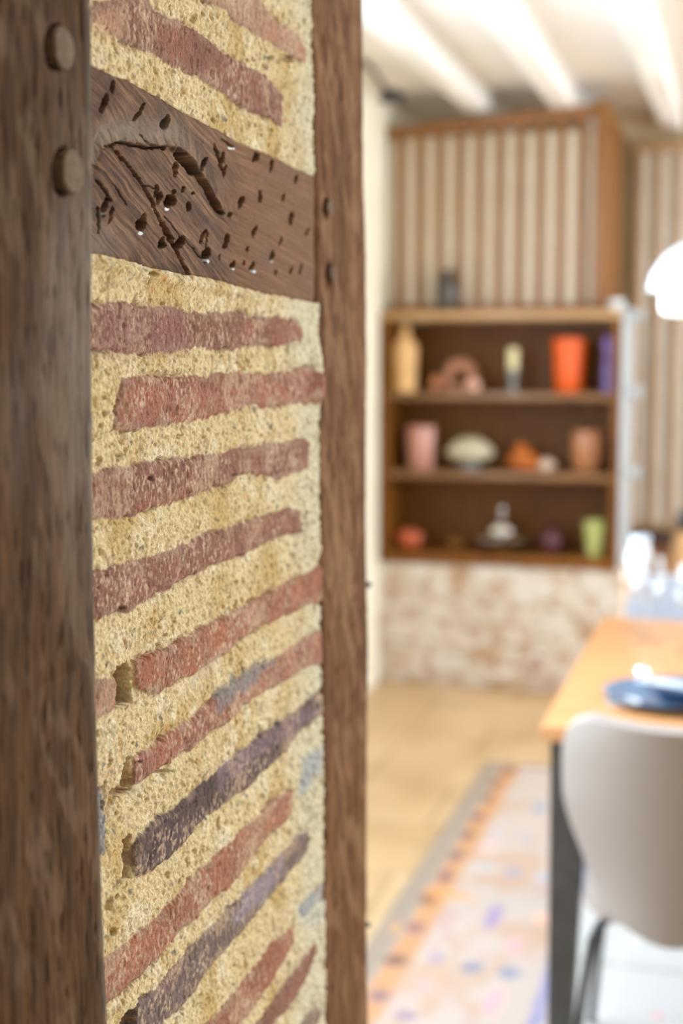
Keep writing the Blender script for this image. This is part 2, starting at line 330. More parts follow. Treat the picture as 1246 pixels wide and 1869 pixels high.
base = mixc(base, lin(120, 112, 104), ss(.60, .75, fbm(YY*140, ZZ*140, 2, 53))*.8)
base = mixc(base, lin(206, 200, 174), ss(1.18, 1.30, YY+.05*fbm(YY*12, ZZ*12, 2, 59))*.75)   # far end of the panel made paler, daylight put into the colour
bm_h = .00055*fbm(YY*60, ZZ*60, 3, 61)+.0010*fbm(YY*300, ZZ*200, 3, 63)-.0011*ss(.42, .7, fbm(YY*150, ZZ*190, 2, 65))-.0007*ss(.3, .7, fbm(YY*380, ZZ*60, 2, 66))
smear = ss(.10, .50, fbm(YY*30, ZZ*34, 4, 67)+.45*fbm(YY*380, ZZ*240, 2, 68))
fleck = ss(.08, .42, fbm(YY*430, ZZ*260, 2, 69))*ss(-.35, .25, fbm(YY*22, ZZ*26, 2, 71))
for bi, (bc, lift, P) in enumerate(bl):
    py_ = [p[0] for p in P]; pz_ = [p[1] for p in P]
    r0, r1 = np.searchsorted(zs, [min(pz_)-.02, max(pz_)+.02]); c0, c1 = np.searchsorted(ysx, [min(py_)-.02, max(py_)+.02])
    if r1 <= r0 or c1 <= c0: continue
    sl = (slice(r0, r1), slice(c0, c1))
    sd = poly_sd(wy[sl], wz[sl], P)
    m = 1-ss(-.0009, .0007, sd)
    hb = bm_h[sl]+.0004+lift*.0009-.0006+.0010*fbm(YY[sl]*9, ZZ[sl]*9, 2, 70+bi)-.0012*ss(-.004, 0, sd)
    crev = np.exp(-(sd/.0013)**2)*ss(.0, .6, fbm(YY[sl]*45, ZZ[sl]*45, 2, 77+bi))*.0040
    # mortar slopes down to meet the brick
    H[sl] = (H[sl]-.0010*np.exp(-(np.maximum(sd, 0)/.006)**2))*(1-m)+hb*m-crev
    v = fbm(YY[sl]*30, ZZ[sl]*50, 3, 80+bi); cc = np.zeros(m.shape+(3,))+np.array(bc)
    cc = mixc(cc, np.array(bc)*np.array([.84, .82, .80]), ss(-.1, .6, v)); cc = mixc(cc, np.array(bc)*np.array([1.10, .97, .88]), ss(.0, .6, -v)*.8)
    cc = mixc(cc, lin(192, 164, 136), smear[sl]*.55); cc = mixc(cc, lin(208, 182, 156), fleck[sl]*.62)
    cc = mixc(cc, lin(164, 140, 122), ss(-.010, -.001, sd)*ss(-.2, .5, fbm(YY[sl]*60, ZZ[sl]*60, 2, 90+bi))*.55)
    base[sl] = base[sl]*(1-m[..., None])+cc*m[..., None]
# stains with their own shape, pockets beside brick ends
PX, PY = project(np.full(YY.shape, PL), YY, ZZ)
def stain(P, c, a, soft=8):
    global base
    P = np.array(P); m = (PX > P[:, 0].min()-30) & (PX < P[:, 0].max()+30) & (PY > P[:, 1].min()-30) & (PY < P[:, 1].max()+30)
    idx = np.where(m); x = PX[idx]; y = PY[idx]
    s = 1-ss(-soft, soft, poly_sd(x, y, P.tolist())+10*fbm(YY[idx]*90, ZZ[idx]*60, 2, 5))
    base[idx] = base[idx]*(1-a*s[:, None])+np.array(c)*a*s[:, None]
stain([(395,1255),(440,1225),(478,1205),(500,1205),(470,1240),(440,1262),(415,1290),(395,1300)], lin(126, 122, 124), .75)
stain([(556,1380),(588,1360),(588,1400),(572,1430),(548,1450),(550,1415)], lin(150, 160, 170), .7)
stain([(345,1240),(395,1200),(380,1230),(350,1260)], lin(206, 192, 170), .5)
stain([(395,1400),(470,1350),(560,1290),(585,1300),(480,1370),(400,1440)], lin(150, 128, 140), .35)
stain([(460,1610),(520,1560),(500,1620),(440,1680),(420,1680)], lin(150, 140, 152), .6)
stain([(545,1660),(588,1610),(588,1680),(556,1700)], lin(190, 200, 200), .35)
stain([(178,560),(330,560),(340,640),(178,650)], lin(140, 96, 96), .4, 16)
stain([(178,30),(200,20),(222,60),(178,70)], lin(190, 150, 120), .6)
def pocket(P, depth, col=None, soft=1.0):
    P = np.array(P, float); m = (PX > P[:, 0].min()-20) & (PX < P[:, 0].max()+20) & (PY > P[:, 1].min()-20) & (PY < P[:, 1].max()+20)
    idx = np.where(m); s = 1-ss(-soft, soft, poly_sd(PX[idx], PY[idx], P.tolist())+3*fbm(YY[idx]*200, ZZ[idx]*200, 2, 6))
    H[idx] -= depth*s
    if col is not None: base[idx] = base[idx]*(1-s[:, None]*.8)+np.array(col)*s[:, None]*.8
pocket([(217,1218),(238,1206),(241,1240),(241,1282),(226,1288),(213,1294),(216,1240)], .016, lin(120, 84, 62))
pocket([(228,1385),(238,1379),(240,1437),(228,1440)], .009, lin(170, 140, 100))
pocket([(196,1446),(212,1436),(232,1440),(246,1440),(236,1450),(214,1454)], .010, lin(170, 126, 90))
pocket([(226,1532),(240,1526),(241,1604),(228,1606),(214,1620),(206,1622),(222,1596)], .011, lin(140, 112, 84))
pocket([(218,1858),(246,1838),(250,1880),(214,1880)], .009, lin(130, 104, 84))
for (a, b, r1, r2) in [(222, 833, 6, 5), (196, 1650, 6, 14), (204, 1700, 5, 9), (360, 1392, 6, 5), (355, 1390, 4, 5), (520, 105, 12, 5), (556, 40, 4, 8), (180, 778, 5, 6), (275, 873, 7, 5),
                       (430, 868, 8, 4), (224, 1110, 7, 4), (495, 105, 7, 4), (532, 108, 4, 8), (210, 1640, 5, 6), (188, 1470, 4, 10), (270, 500, 10, 4), (253, 1390, 5, 3), (300, 1408, 16, 3)]:
    pocket([(a+r1*cos(t), b+r2*sin(t)) for t in np.linspace(0, 6.28, 9)[:-1]], .005)
# panel edges fall back beside the posts, and step back behind the rail
edge_y = 1.300+(1.70-ZZ)*.032-.007*ss(1.50, 1.52, ZZ)
H -= .018*ss(0, .010, YY-edge_y-.002*fbm(ZZ*40, ZZ*3, 2, 8)-.004)
bulge = .010*np.exp(-((ZZ-1.43)/.03)**2-((YY-1.30)/.015)**2); H += bulge
RT = np.array([on_x(a, b, PL)[1:] for a, b in [(150,105),(173,117),(229,142),(289,175),(349,207),(404,237),(437,256),(491,278),(546,306),(575,319)]])
RB = np.array([on_x(a, b, PL)[1:] for a, b in [(150,464),(173,469),(229,480),(273,494),(327,505),(382,513),(464,535),(518,546),(572,557)]])
zt = np.interp(YY, RT[:, 0], RT[:, 1]); zb = np.interp(YY, RB[:, 0], RB[:, 1])
inr = ss(-.004, -.001, np.minimum(zt-ZZ, ZZ-zb)-.006); H = H*(1-inr)-.03*inr
H += .004*np.exp(-((ZZ-zb+.004)/.004)**2)*(YY < 1.15)
Xw = PL+H
o = grid_mesh('wall_left', Xw, YY, ZZ, base, M['masonry'], extra=[(-.55, -.44, .40, 1.36, 0, 2.61, lin(200, 170, 120))]); tag(o, kind='structure')
# ================================================================== TIMBERS
def timber_post(name, label, X, ef_left, ef_right, depth, y_fine, seed, tone, grey_fn, dents=()):
    """oak post: fine front face plus its sides, one mesh. ef_*: y of the edges as functions of z"""
    t = thing(name, label, 'post')
    z = np.concatenate([np.arange(0, .60, .02), np.arange(.60, 1.95, .0016), np.arange(1.96, 2.612, .02)])
    u = np.linspace(0, 1, int(y_fine)); U, Z = np.meshgrid(u, z)
    y0 = ef_left(Z); y1 = ef_right(Z); Yv = y0+(y1-y0)*U
    warp = Yv+.012*fbm(Yv*9, Z*3.2, 2, seed)+.004*fbm(Yv*30, Z*9, 2, seed+1)
    g = .6*fbm(warp*260, Z*16, 3, seed+2)+.5*fbm(warp*420, Z*55, 2, seed+22); g2 = .6*fbm(warp*110, Z*9, 3, seed+3)+.4*fbm(warp*40, Z*7, 2, seed+13); pore = ss(.30, .62, fbm(warp*420, Z*48, 2, seed+4))
    knot = np.sin((warp*90+3.2*fbm(Yv*10, Z*4.5, 2, seed+7))*2.6)
    h = .0010*g+.0010*g2-.0013*pore+.0030*fbm(Yv*6, Z*3.5, 2, seed+5)
    ed = np.minimum(U, 1-U)*(y1-y0); h -= .006*np.exp(-ed/.0035)
    PX_, PY_ = project(np.full(Yv.shape, X), Yv, Z)
    for (a, b, rx, ry, d) in dents: h -= d*(1-ss(.75, 1.05, np.sqrt(((PX_-a)/rx)**2+((PY_-b)/ry)**2)))
    col = np.zeros(Z.shape+(3,))+np.array(tone[0]); col = mixc(col, tone[1], ss(-.5, .5, g2+.5*g)); col = mixc(col, tone[2], ss(.1, .7, g)*.5); col = mixc(col, tone[2], pore*.6)
    col = mixc(col, np.array(tone[1])*.8, ss(.2, .9, knot)*.35)
    ray_ = ss(.12, .42, fbm(Yv*55+Z*30, Z*17-Yv*12, 2, seed+6)+.3*fbm(warp*200, Z*60, 2, seed+16)); col = mixc(col, tone[3], ray_*.45)
    col = mixc(col, tone[4], np.clip(grey_fn(U, Z), 0, 1)*(.55+.45*ss(-.3, .4, g)))
    # wrap: back-left, front face, back-right columns
    Xf = X+h
    back = X-depth
    Xa = np.concatenate([np.full((len(z), 1), back), np.full((len(z), 1), X-.012), Xf, np.full((len(z), 1), X-.012), np.full((len(z), 1), back), np.full((len(z), 1), back)], 1)
    jog = .0016*fbm(z*18, z*2, 2, seed+8)[:, None]
    Ya = np.concatenate([y0[:, :1], y0[:, :1]-.001, Yv, y1[:, -1:]+.001+jog, y1[:, -1:], y0[:, :1]], 1); Ya[:, 2:-3] += 0
    Za = np.repeat(z[:, None], Xa.shape[1], 1)
    ca = np.concatenate([col[:, :1], col[:, :1], col, col[:, -1:], col[:, -1:], col[:, :1]], 1)
    b = grid_mesh('post_body', Xa, Ya, Za, ca, M['oak'], t)
    # close both ends
    bm = bmesh.new(); bm.from_mesh(b.data); bm.verts.ensure_lookup_table(); w = Xa.shape[1]
    for row in (0, len(z)-1):
        try: bm.faces.new([bm.verts[row*w+i] for i in range(w-1)])
        except Exception: pass
    bmesh.ops.recalc_face_normals(bm, faces=bm.faces[:]); bm.to_mesh(b.data); bm.free()
    return t
def peg(parent, X, px, py, r, e, label=None):
    p = on_x(px, py, X); n = 26; bm = bmesh.new(); prof = [(r*.9, -.024), (r, e*.75), (r*.93, e), (r*.5, e+.0006), (.0004, e+.0008)]; rings = []
    for (rr, x) in prof:
        rings.append([bm.verts.new((X+x, p[1]+rr*(1+.05*sin(3*a+px))*cos(a), p[2]+rr*(1+.04*cos(2*a+py))*sin(a))) for a in [2*pi*k/n for k in range(n)]])
    for i in range(len(prof)-1):
        for k in range(n): bm.faces.new((rings[i][k], rings[i][(k+1) % n], rings[i+1][(k+1) % n], rings[i+1][k]))
    bm.faces.new(rings[-1]); bm.faces.new(rings[0][::-1])
    o = obj('peg', bm, M['peg'], parent)
    return o
XL = -.366
zz_ = np.array([1.02, 1.67]); 
eL = lambda Z: np.interp(Z, [on_x(198, 1869, XL)[2], on_x(184, 1100, XL)[2], on_x(175, 500, XL)[2], on_x(170, 0, XL)[2]], [on_x(198, 1869, XL)[1], on_x(184, 1100, XL)[1], on_x(175, 500, XL)[1], on_x(170, 0, XL)[1]])
tone_l = [lin(90, 63, 37), lin(64, 43, 24), lin(44, 28, 16), lin(114, 92, 72), lin(124, 114, 104)]
gl = lambda U, Z: .85*np.exp(-((Z-1.45)/.11)**2)*ss(.70, .97, U+.12*fbm(U*9, Z*14, 2, 99))+.5*ss(.95, .99, U)
pl = timber_post('timber_post', 'dark oak post at the left edge with two protruding pegs beside the brick panel', XL, lambda Z: np.full(Z.shape, .40), eL, .17, 420, 200, tone_l, gl, [(95, 86, 20, 42, .034), (109, 314, 20, 44, .034)])
peg(pl, XL, 108, 88, .0118, .0035); peg(pl, XL, 122, 314, .0128, .0045)
XR = -.402
def intp(pts, X, k=1):
    P = sorted([(on_x(a, b, X)[2], on_x(a, b, X)[1]) for a, b in pts]); return lambda Z: np.interp(Z, [p[0] for p in P], [p[1] for p in P])
eR0 = intp([(572, 0), (578, 320), (579, 560), (583, 800), (586, 1100), (590, 1500), (593, 1869)], XR)
eR1 = intp([(667, 0), (666, 250), (665, 330), (669, 460), (671, 700), (672, 900), (675, 1200), (674, 1450), (673, 1700), (675, 1869)], XR)
tone_r = [lin(116, 80, 48), lin(90, 58, 32), lin(78, 50, 30), lin(146, 110, 80), lin(120, 100, 86)]
gr = lambda U, Z: .35*ss(.88, 1, U)*ss(1.1, 1.6, Z)
pr = timber_post('timber_post', 'brown oak post between the brick panel and the bright room', XR, eR0, eR1, .15, 200, 300, tone_r, gr, [(594, 380, 6, 21, .010), (599, 499, 6, 24, .010)])
peg(pr, XR, 603, 380, .0100, .0005); peg(pr, XR, 608, 499, .0100, .0005)
for (a, b) in ((677, 1070), (676, 1695)):
    p = on_x(a-3, b, XR-.002); bm = tube([(p[0]-.01, p[1]-.004, p[2]), (p[0]-.004, p[1]+.010, p[2])], [.0018, .0022], 8)
    for q in [v for v in bm.verts]: pass
    bmesh.ops.create_uvsphere(bm, u_segments=10, v_segments=6, radius=.0036, matrix=Matrix.Translation((p[0]-.004, p[1]+.011, p[2])) @ Matrix.Scale(.5, 4, (0, 1, 0)))
    tag(obj('nail', bm, M['black'], pr), 'small dark nail head on the outer edge')
# the gap filler behind posts: nothing; rail
ysr = np.arange(.74, 1.2985, .0009); ts = np.linspace(0, 1, 300)
Yr, T = np.meshgrid(ysr, ts)
zt = np.interp(Yr, RT[:, 0], RT[:, 1])+.0008*fbm(Yr*90, Yr*0, 2, 4); zb = np.interp(Yr, RB[:, 0], RB[:, 1])+.0010*fbm(Yr*90, Yr*0+3, 2, 5)
Zr = zb+(zt-zb)*T
px, py = project(np.full(Yr.shape, PL), Yr, Zr)
wx = px+3.5*fbm(px/14, py/14, 2, 1)+1.5*fbm(px/4, py/4, 2, 2); wyy = py+3.5*fbm(px/14, py/14, 2, 3)+1.5*fbm(px/4, py/4, 2, 4)
# grain fields: diagonal below the arc, along the rail elsewhere
arc = [(176,300),(184,276),(191,268),(218,261),(240,262),(273,268),(306,268),(327,276),(349,297),(362,318),(377,340),(393,371),(405,388)]
ax_ = np.array([a for a, _ in arc]); ay_ = np.array([b for _, b in arc])
below = py-np.interp(px, ax_, ay_); low = ss(-2, 2, np.interp(px, ax_, ay_)*0+wyy-np.interp(px, ax_, ay_)+3*np.sin(px*.35))*(px < 408)
ang = np.where(px < 410, radians(62), radians(28)); 
def rot_noise(a, su, sv, seed, o=3):
    u = px*np.cos(a)+py*np.sin(a); v = -px*np.sin(a)+py*np.cos(a); v = v+7*fbm(px/70, py/70, 2, seed+1); return fbm(u/su, v/sv, o, seed)
gA = .8*rot_noise(radians(52), 60, 3.4, 10)+.3*rot_noise(radians(52), 26, 1.5, 110); gB = .75*rot_noise(radians(27), 55, 3.4, 12)+.3*rot_noise(radians(27), 20, 1.6, 112); gC = rot_noise(radians(80), 40, 5, 14)
wR = ss(395, 450, px+15*fbm(px/40, py/40, 2, 33)); up = 1-ss(-6, 4, below)
g = gA*(1-wR)+gB*wR; sw = np.exp(-(np.minimum(below, 0)/45)**2)*up*(1-wR); g = g*(1-sw)+gC*sw
H = .0009*g+.0016*fbm(px/50, py/50, 3, 20)+.0003*fbm(px/5, py/5, 2, 22)
H -= .0035*low*np.exp(-np.maximum(below, 0)/26)*(1-ss(395, 412, px))        # hollow under the carved lip
H += .0025*np.exp(-((below+6)/7)**2)*ss(240, 330, px)*(1-ss(398, 412, px))
H -= .0040*np.exp(-((below+40)/22)**2)*(1-ss(200, 330, px))
H -= .005*ss(-.3, .5, gC)*sw*.35
def crack(P, w, d, jag=2.2):
    global H
    dd = line_d(px+jag*fbm(px/6, py/6, 2, 44), py+jag*fbm(px/6, py/6, 2, 45), P); H = H-1.8*d*(1-ss(w*.35, w, dd))
crack([(215,275),(230,296),(246,318),(262,345),(273,362),(284,388),(296,410),(308,432),(322,462),(343,503)], 3.6, .009)
crack([(296,410),(304,425),(310,436)], 6, .008)
crack([(322,272),(349,297),(362,318),(377,340),(393,371),(405,388)], 5.5, .012)
crack([(330,282),(345,300),(352,312)], 9, .010)
crack([(190,268),(205,264),(218,261),(232,262),(250,264),(273,270),(292,268),(306,270)], 2.8, .007, 4)
crack([(256,246),(270,262),(285,268)], 1.8, .004); crack([(240,318),(262,338),(282,344)], 1.4, .003); crack([(205,262),(214,278),(222,292)], 2.5, .006)
crack([(390,265),(400,290),(404,310)], 3, .005); crack([(408,238),(420,243),(436,246)], 4, .008, 4); crack([(405,255),(415,262),(424,268)], 3, .006)
crack([(176,330),(190,348),(202,366)], 3.5, .006); crack([(178,300),(210,340),(230,375)], 1.4, .003); crack([(330,430),(352,455),(372,480)], 1.2, .002)
crack([(176,378),(178,425)], 2.2, .006); crack([(378,420),(374,450)], 1.6, .004); crack([(300,395),(318,420),(334,445)], 1.2, .002)
holes = [(256,407,10,17),(295,445,6,11),(328,443,8,14),(311,367,12,13),(284,350,5,12),(290,362,5,12),(323,308,6,15),(344,377,5,11),(374,465,8,15),(412,440,5,15),(371,431,3.5,14),(424,484,4,9),(458,487,5,13),
 (494,467,4.5,12),(501,495,3,7),(528,494,2.5,9),(547,490,3,9),(474,358,5,11),(463,423,4,12),(465,287,7,10),(491,303,3.5,14),(539,327,3.5,10),(532,398,3.5,13),(437,370,5,13),(559,423,2.5,9),(404,289,4,11),(188,378,6,20),(200,392,4,18),
 (202,158,5,12),(184,190,6,20),(251,205,5,18),(300,222,8,14),(318,350,4,8),(335,345,4,7),(420,393,5,6),(448,455,3,7),(445,480,2.5,6),(510,440,2.5,9),(400,470,2,6),(352,353,3,3),(410,312,3.5,12),(372,300,5,14),(515,360,2.5,8)]
hm = np.zeros(px.shape)
for (a, b, rx, ry) in holes:
    tlt = .25; u = (wx-a)+(wyy-b)*tlt; v = (wyy-b); d2 = np.sqrt((u/rx)**2+(v/ry)**2)
    s = 1-ss(.72, 1.02, d2); hm = np.maximum(hm, s); H = H-(.0075+.0012*rx)*s*(.7+.3*ss(-1, 1, v/ry*-1))
H -= .004*(np.exp(-(T*(zt-zb))/.002)+np.exp(-((1-T)*(zt-zb))/.002))
H += .006*(1-ss(220, 420, px))*np.exp(-((py-180)/60)**2)*.3
c = np.zeros(px.shape+(3,))+np.array(lin(112, 82, 60)); c = mixc(c, lin(74, 50, 34), ss(-.3, .4, g)); c = mixc(c, lin(148, 114, 86), ss(.1, .6, -g)*.7); c = mixc(c, lin(66, 44, 32), ss(-.05, .5, fbm(px/55, py/45, 3, 57))*.6)
c = mixc(c, lin(124, 86, 52), wR*.55); c = mixc(c, lin(140, 128, 114), up*np.exp(-((below+28)/26)**2)*(1-ss(250, 420, px))*.65)
c = mixc(c, lin(126, 112, 102), (1-ss(178, 250, px))*ss(380, 440, py)*.5); c = mixc(c, lin(104, 76, 60), ss(0, .6, fbm(px/40, py/40, 3, 55))*.5)
c = mixc(c, lin(84, 58, 40), hm*.4)  # holes tinted darker, shade put into the colour
for (a, b, rx, ry) in [(305,382,5,2.5),(377,477,3,5),(460,496,4,4),(494,476,2.5,4),(425,491,2,3),(420,270,6,2.5),(188,389,2.5,3),(252,426,4,2)]:   # pale glints painted into the colour at the mouths of holes
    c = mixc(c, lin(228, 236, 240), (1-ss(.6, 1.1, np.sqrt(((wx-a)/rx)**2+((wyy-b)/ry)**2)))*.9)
top = np.array([PL-.05]*Yr.shape[1])
Xr = PL+.0005+H
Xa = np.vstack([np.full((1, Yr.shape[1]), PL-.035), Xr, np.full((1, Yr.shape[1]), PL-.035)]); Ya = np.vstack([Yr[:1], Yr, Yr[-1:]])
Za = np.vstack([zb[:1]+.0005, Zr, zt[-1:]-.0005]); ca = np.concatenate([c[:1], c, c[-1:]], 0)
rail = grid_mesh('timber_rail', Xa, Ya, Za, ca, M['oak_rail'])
tag(rail, 'horizontal dark oak rail pitted with holes and cracks between the brick courses', 'timber rail')
M['infill'] = mat('cream_plaster_infill', lin(232, 222, 202), lin(220, 206, 180), .85, 5)
# ================================================================== SLATTED SCREENS
def screen(label, x0, x1, yf, z0, zl, zr, pitch, first, w, m, pm):
    t = thing('slatted_screen', label, 'screen', (0, 0, 0))
    zf = lambda x: zl+(zr-zl)*(x-x0)/(x1-x0)
    bm = bmesh.new(); box(bm, x0, x1, yf, yf+.06, 0, .05, .004)
    for v in bm.verts: v.co.z += zf(v.co.x)-.05
    obj('top_rail', bm, m, t)
    obj('bottom_rail', B(x0, x1, yf+.005, yf+.055, z0, z0+.03, bev=.003), m, t)
    obj('plaster_infill', B(x0+.01, x1-.01, yf+.030, yf+.055, z0+.031, min(zl, zr)-.045), pm, t, smooth=False)
    x = first; k = 0
    while x < x1-w*.5:
        obj('slat', B(x-w/2, x+w/2, yf+.008, yf+.029, z0+.03, zf(x)-.045, bev=.003), m, t); x += pitch; k += 1
        if k > 40: break
    return t
t = screen('tall brown slatted oak screen standing on top of the bookcase', -1.565, -.615, BY+.10, 1.652, 2.45, 2.51, .0876, -1.503, .040, M['screen'], M['infill'])
obj('corner_post', B(-.665, -.600, BY+.09, BY+.165, 1.652, 2.52, bev=.004), M['screen'], t)
# return side of the screen, running back to the wall
bm = bmesh.new(); box(bm, -.64, -.60, BY+.167, 6.94, 2.44, 2.497, .003); obj('side_rail', bm, M['screen'], t)
obj('side_sill', B(-.64, -.60, BY+.167, 6.94, 1.652, 1.70, bev=.003), M['screen'], t)
for k in range(7): obj('slat', B(-.635, -.605, BY+.19+k*.084, BY+.24+k*.084, 1.70, 2.44, bev=.003), M['screen'], t)
M['infill2'] = mat('pale_plaster_infill', lin(222, 218, 210), lin(208, 200, 188), .85, 6)
M['screen2'] = mat('pale_oak_slats', lin(190, 156, 116), lin(160, 124, 84), .5, 14, (6, 6, .5), .1, .001)
screen('far slatted wall screen of paler wood behind the lamp and table', -.56, 1.5, 6.90, .63, 2.45, 2.52, .089, -.530, .030, M['screen2'], M['infill2'])
# ================================================================== BOOKCASE
X0, X1, Z0, Z1, YB = -1.565, -.525, .548, 1.648, 6.42
bc = thing('bookcase', 'open dark walnut bookcase with three shelf openings on the low stone wall', 'bookcase', (0, 0, 0))
obj('side_panel', B(X0, X0+.035, BY, YB, Z0, Z1-.036, bev=.002), M['book'], bc)
obj('side_panel', B(X1-.035, X1, BY, YB, Z0, Z1-.036, bev=.002), M['book'], bc)
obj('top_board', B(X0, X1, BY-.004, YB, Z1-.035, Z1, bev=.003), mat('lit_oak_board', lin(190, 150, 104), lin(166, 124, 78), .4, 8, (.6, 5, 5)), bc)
obj('bottom_board', B(X0+.036, X1-.036, BY, YB, Z0, Z0+.05, bev=.003), M['book'], bc)
obj('back_panel', B(X0+.01, X1-.01, YB+.001, YB+.016, Z0, Z1-.04), M['book'], bc, smooth=False)
SH1, SH2, SH3 = 1.300, .957, .599
for z in (SH1, SH2): obj('shelf', B(X0+.036, X1-.036, BY+.004, YB, z-.032, z-.001, bev=.002), M['shelfwood'], bc)
# white rack on the right side
rk = thing('wall_rack', 'narrow white rack with stub pegs on the right side of the bookcase', 'rack', (0, 0, 0))
obj('rack_panel', B(X1+.001, X1+.020, BY+.004, YB+.08, .56, 1.66, bev=.003), M['rack'], rk)
for z in (1.625, 1.305, .965):
    bm = tube([(X1+.021, BY+.05, z), (X1+.075, BY+.05, z)], .020, 16); box(bm, X1+.072, X1+.084, BY+.024, BY+.076, z-.026, z+.026, .006)
    obj('rack_peg', bm, M['rack'], rk)
# --- ornaments
IY = BY+.13
def at(pxx, pyb, z, y=IY): p = on_y(pxx, pyb, y); return (p[0], y, z)
SC = IY/2596*1.04      # metres per photo pixel at that depth (approx)
def orn(name, label, cat, pxx, z, bm, m, y=IY, rz=0, group='ornaments on the bookcase'):
    o = obj(name, bm, m); p = on_y(pxx, 800, y); o.location = (p[0], y, z); o.rotation_euler = (0, 0, rz); return tag(o, label, cat, group)
s = 6.2*1.04/2596
orn('stone_bottle', 'tall beige stoneware bottle with a narrow neck at the left end of the top shelf', 'bottle', 738, SH1,
    lathe([(20*s, 0), (21*s, 4*s), (21*s, 40*s), (23*s, 74*s), (21*s, 84*s), (13*s, 94*s), (8*s, 102*s), (7.5*s, 112*s), (9*s, 114*s), (9*s, 117*s), (6*s, 117*s), (6*s, 108*s)]), simple('beige_stoneware', (226, 182, 120), .5, c2=(190, 146, 92), scale=16), y=BY+.07)
bm = bmesh.new(); prof = []
for k in range(33):      # arch-shaped ornament
    pass
def arch(w, h, hole_w, hole_h, d):
    bm = bmesh.new(); n = 24; outer = [(-w/2, 0)]+[(w/2*-cos(pi*k/n), h-w/2+w/2*sin(pi*k/n)) for k in range(n+1)]+[(w/2, 0)]
    inner = [(-hole_w/2, h*.25)]+[(hole_w/2*-cos(pi*k/n), h*.25+hole_h-hole_w/2+hole_w/2*sin(pi*k/n)) for k in range(n+1)]+[(hole_w/2, h*.25)]
    def v(P, y): return [bm.verts.new((x, y, z)) for x, z in P]
    of, inf, ob, ib = v(outer, -d/2), v(inner, -d/2), v(outer, d/2), v(inner, d/2)
    for i in range(len(outer)-1):
        bm.faces.new((of[i], of[i+1], inf[i+1], inf[i])); bm.faces.new((ob[i+1], ob[i], ib[i], ib[i+1]))
        bm.faces.new((of[i+1], of[i], ob[i], ob[i+1])); bm.faces.new((inf[i], inf[i+1], ib[i+1], ib[i]))
    bm.faces.new((of[-1], of[0], inf[0], inf[-1])); bm.faces.new((ob[0], ob[-1], ib[-1], ib[0]))
    bm.faces.new((of[0], of[-1], ob[-1], ob[0])); bm.faces.new((inf[-1], inf[0], ib[0], ib[-1])); return bm
orn('arched_ornament', 'brown clay arch ornament with a dark opening on the top shelf', 'ornament', 840, SH1, arch(56*s, 58*s, 24*s, 26*s, .06), simple('brown_clay', (176, 120, 88), .6, c2=(140, 90, 62)))
def rock(rx, ry, rz_, seed, amp=.2, sub=3):
    bm = bmesh.new(); bmesh.ops.create_icosphere(bm, subdivisions=sub, radius=1)
    for v in bm.verts:
        q = v.co.copy(); f = 1+amp*(math.sin(q.x*3+seed)+math.sin(q.y*4+seed*2)+math.sin(q.z*3.5+seed*3))/3
        v.co = Vector((q.x*rx*f, q.y*ry*f, max(q.z, -.82)*rz_*f))
    z = min(v.co.z for v in bm.verts)
    for v in bm.verts: v.co.z -= z
    return bm
orn('clay_bird', 'small rounded terracotta piece left of the clay arch', 'ornament', 797, SH1, rock(14*s, 14*s, 16*s, 3, .3), simple('terracotta', (206, 134, 92), .6))
orn('pink_pebble', 'small pale pink stone standing in front of the clay arch', 'stone', 862, SH1, rock(13*s, 10*s, 15*s, 5, .2), simple('pale_pink_stone', (214, 164, 138), .5), y=BY+.05)
cd = thing('candle_holder', 'slim silver candle holder carrying a cream candle on the top shelf', 'candle holder', (on_y(934, 800, IY)[0], IY, SH1), 0, 'ornaments on the bookcase')
obj('base', lathe([(13*s, 0), (13*s, 2*s), (5*s, 5*s), (7*s, 18*s), (9*s, 34*s), (10.5*s, 36*s), (10.5*s, 40*s), (7*s, 40*s)]), simple('dull_silver', (176, 178, 172), .3, .6), cd)
obj('candle', lathe([(9*s, 39*s), (9.5*s, 74*s), (8*s, 77*s), (1*s, 78*s)]), simple('cream_wax', (240, 228, 172), .5), cd); obj('wick', tube([(0, 0, 77*s), (0, .001, 83*s)], .0012, 6), M['black'], cd)
orn('orange_vase', 'bright orange-red tumbler vase towards the right end of the top shelf', 'vase', 1036, SH1,
    lathe([(23*s, 0), (24*s, 3*s), (26*s, 40*s), (29*s, 88*s), (29.5*s, 93*s), (27*s, 93*s), (25*s, 50*s), (22*s, 6*s)], fn=None), simple('orange_glaze', (236, 100, 18), .3, c2=(228, 84, 14)))
orn('purple_figurine', 'slim purple glass figurine at the right end of the top shelf', 'figurine', 1107, SH1,
    lathe([(10*s, 0), (11*s, 6*s), (8*s, 20*s), (10*s, 40*s), (7*s, 56*s), (5*s, 62*s), (9*s, 74*s), (10*s, 86*s), (6*s, 96*s), (1*s, 100*s)]), simple('purple_glass', (140, 120, 190), .2, c2=(90, 66, 130)), y=BY+.06)
rib = lambda n, a: (lambda t, z: 1+a*cos(n*t))
orn('ribbed_glass', 'pinkish ribbed tumbler at the left of the middle shelf', 'tumbler', 768, SH2, lathe([(22*s, 0), (23*s, 4*s), (25*s, 72*s), (24*s, 76*s), (22*s, 74*s), (20*s, 8*s)], 60, fn=rib(14, .05)), simple('pink_ribbed_glass', (206, 150, 128), .25, c2=(170, 112, 92), scale=60))
sh = thing('shell_dish', 'domed grey-cream scallop shell on a small foot on the middle shelf', 'shell', (on_y(858, 800, IY)[0], IY, SH2), 0, 'ornaments on the bookcase')
obj('foot', lathe([(22*s, 0), (20*s, 4*s), (14*s, 12*s), (14*s, 15*s)]), simple('slate_foot', (110, 112, 112), .4), sh)
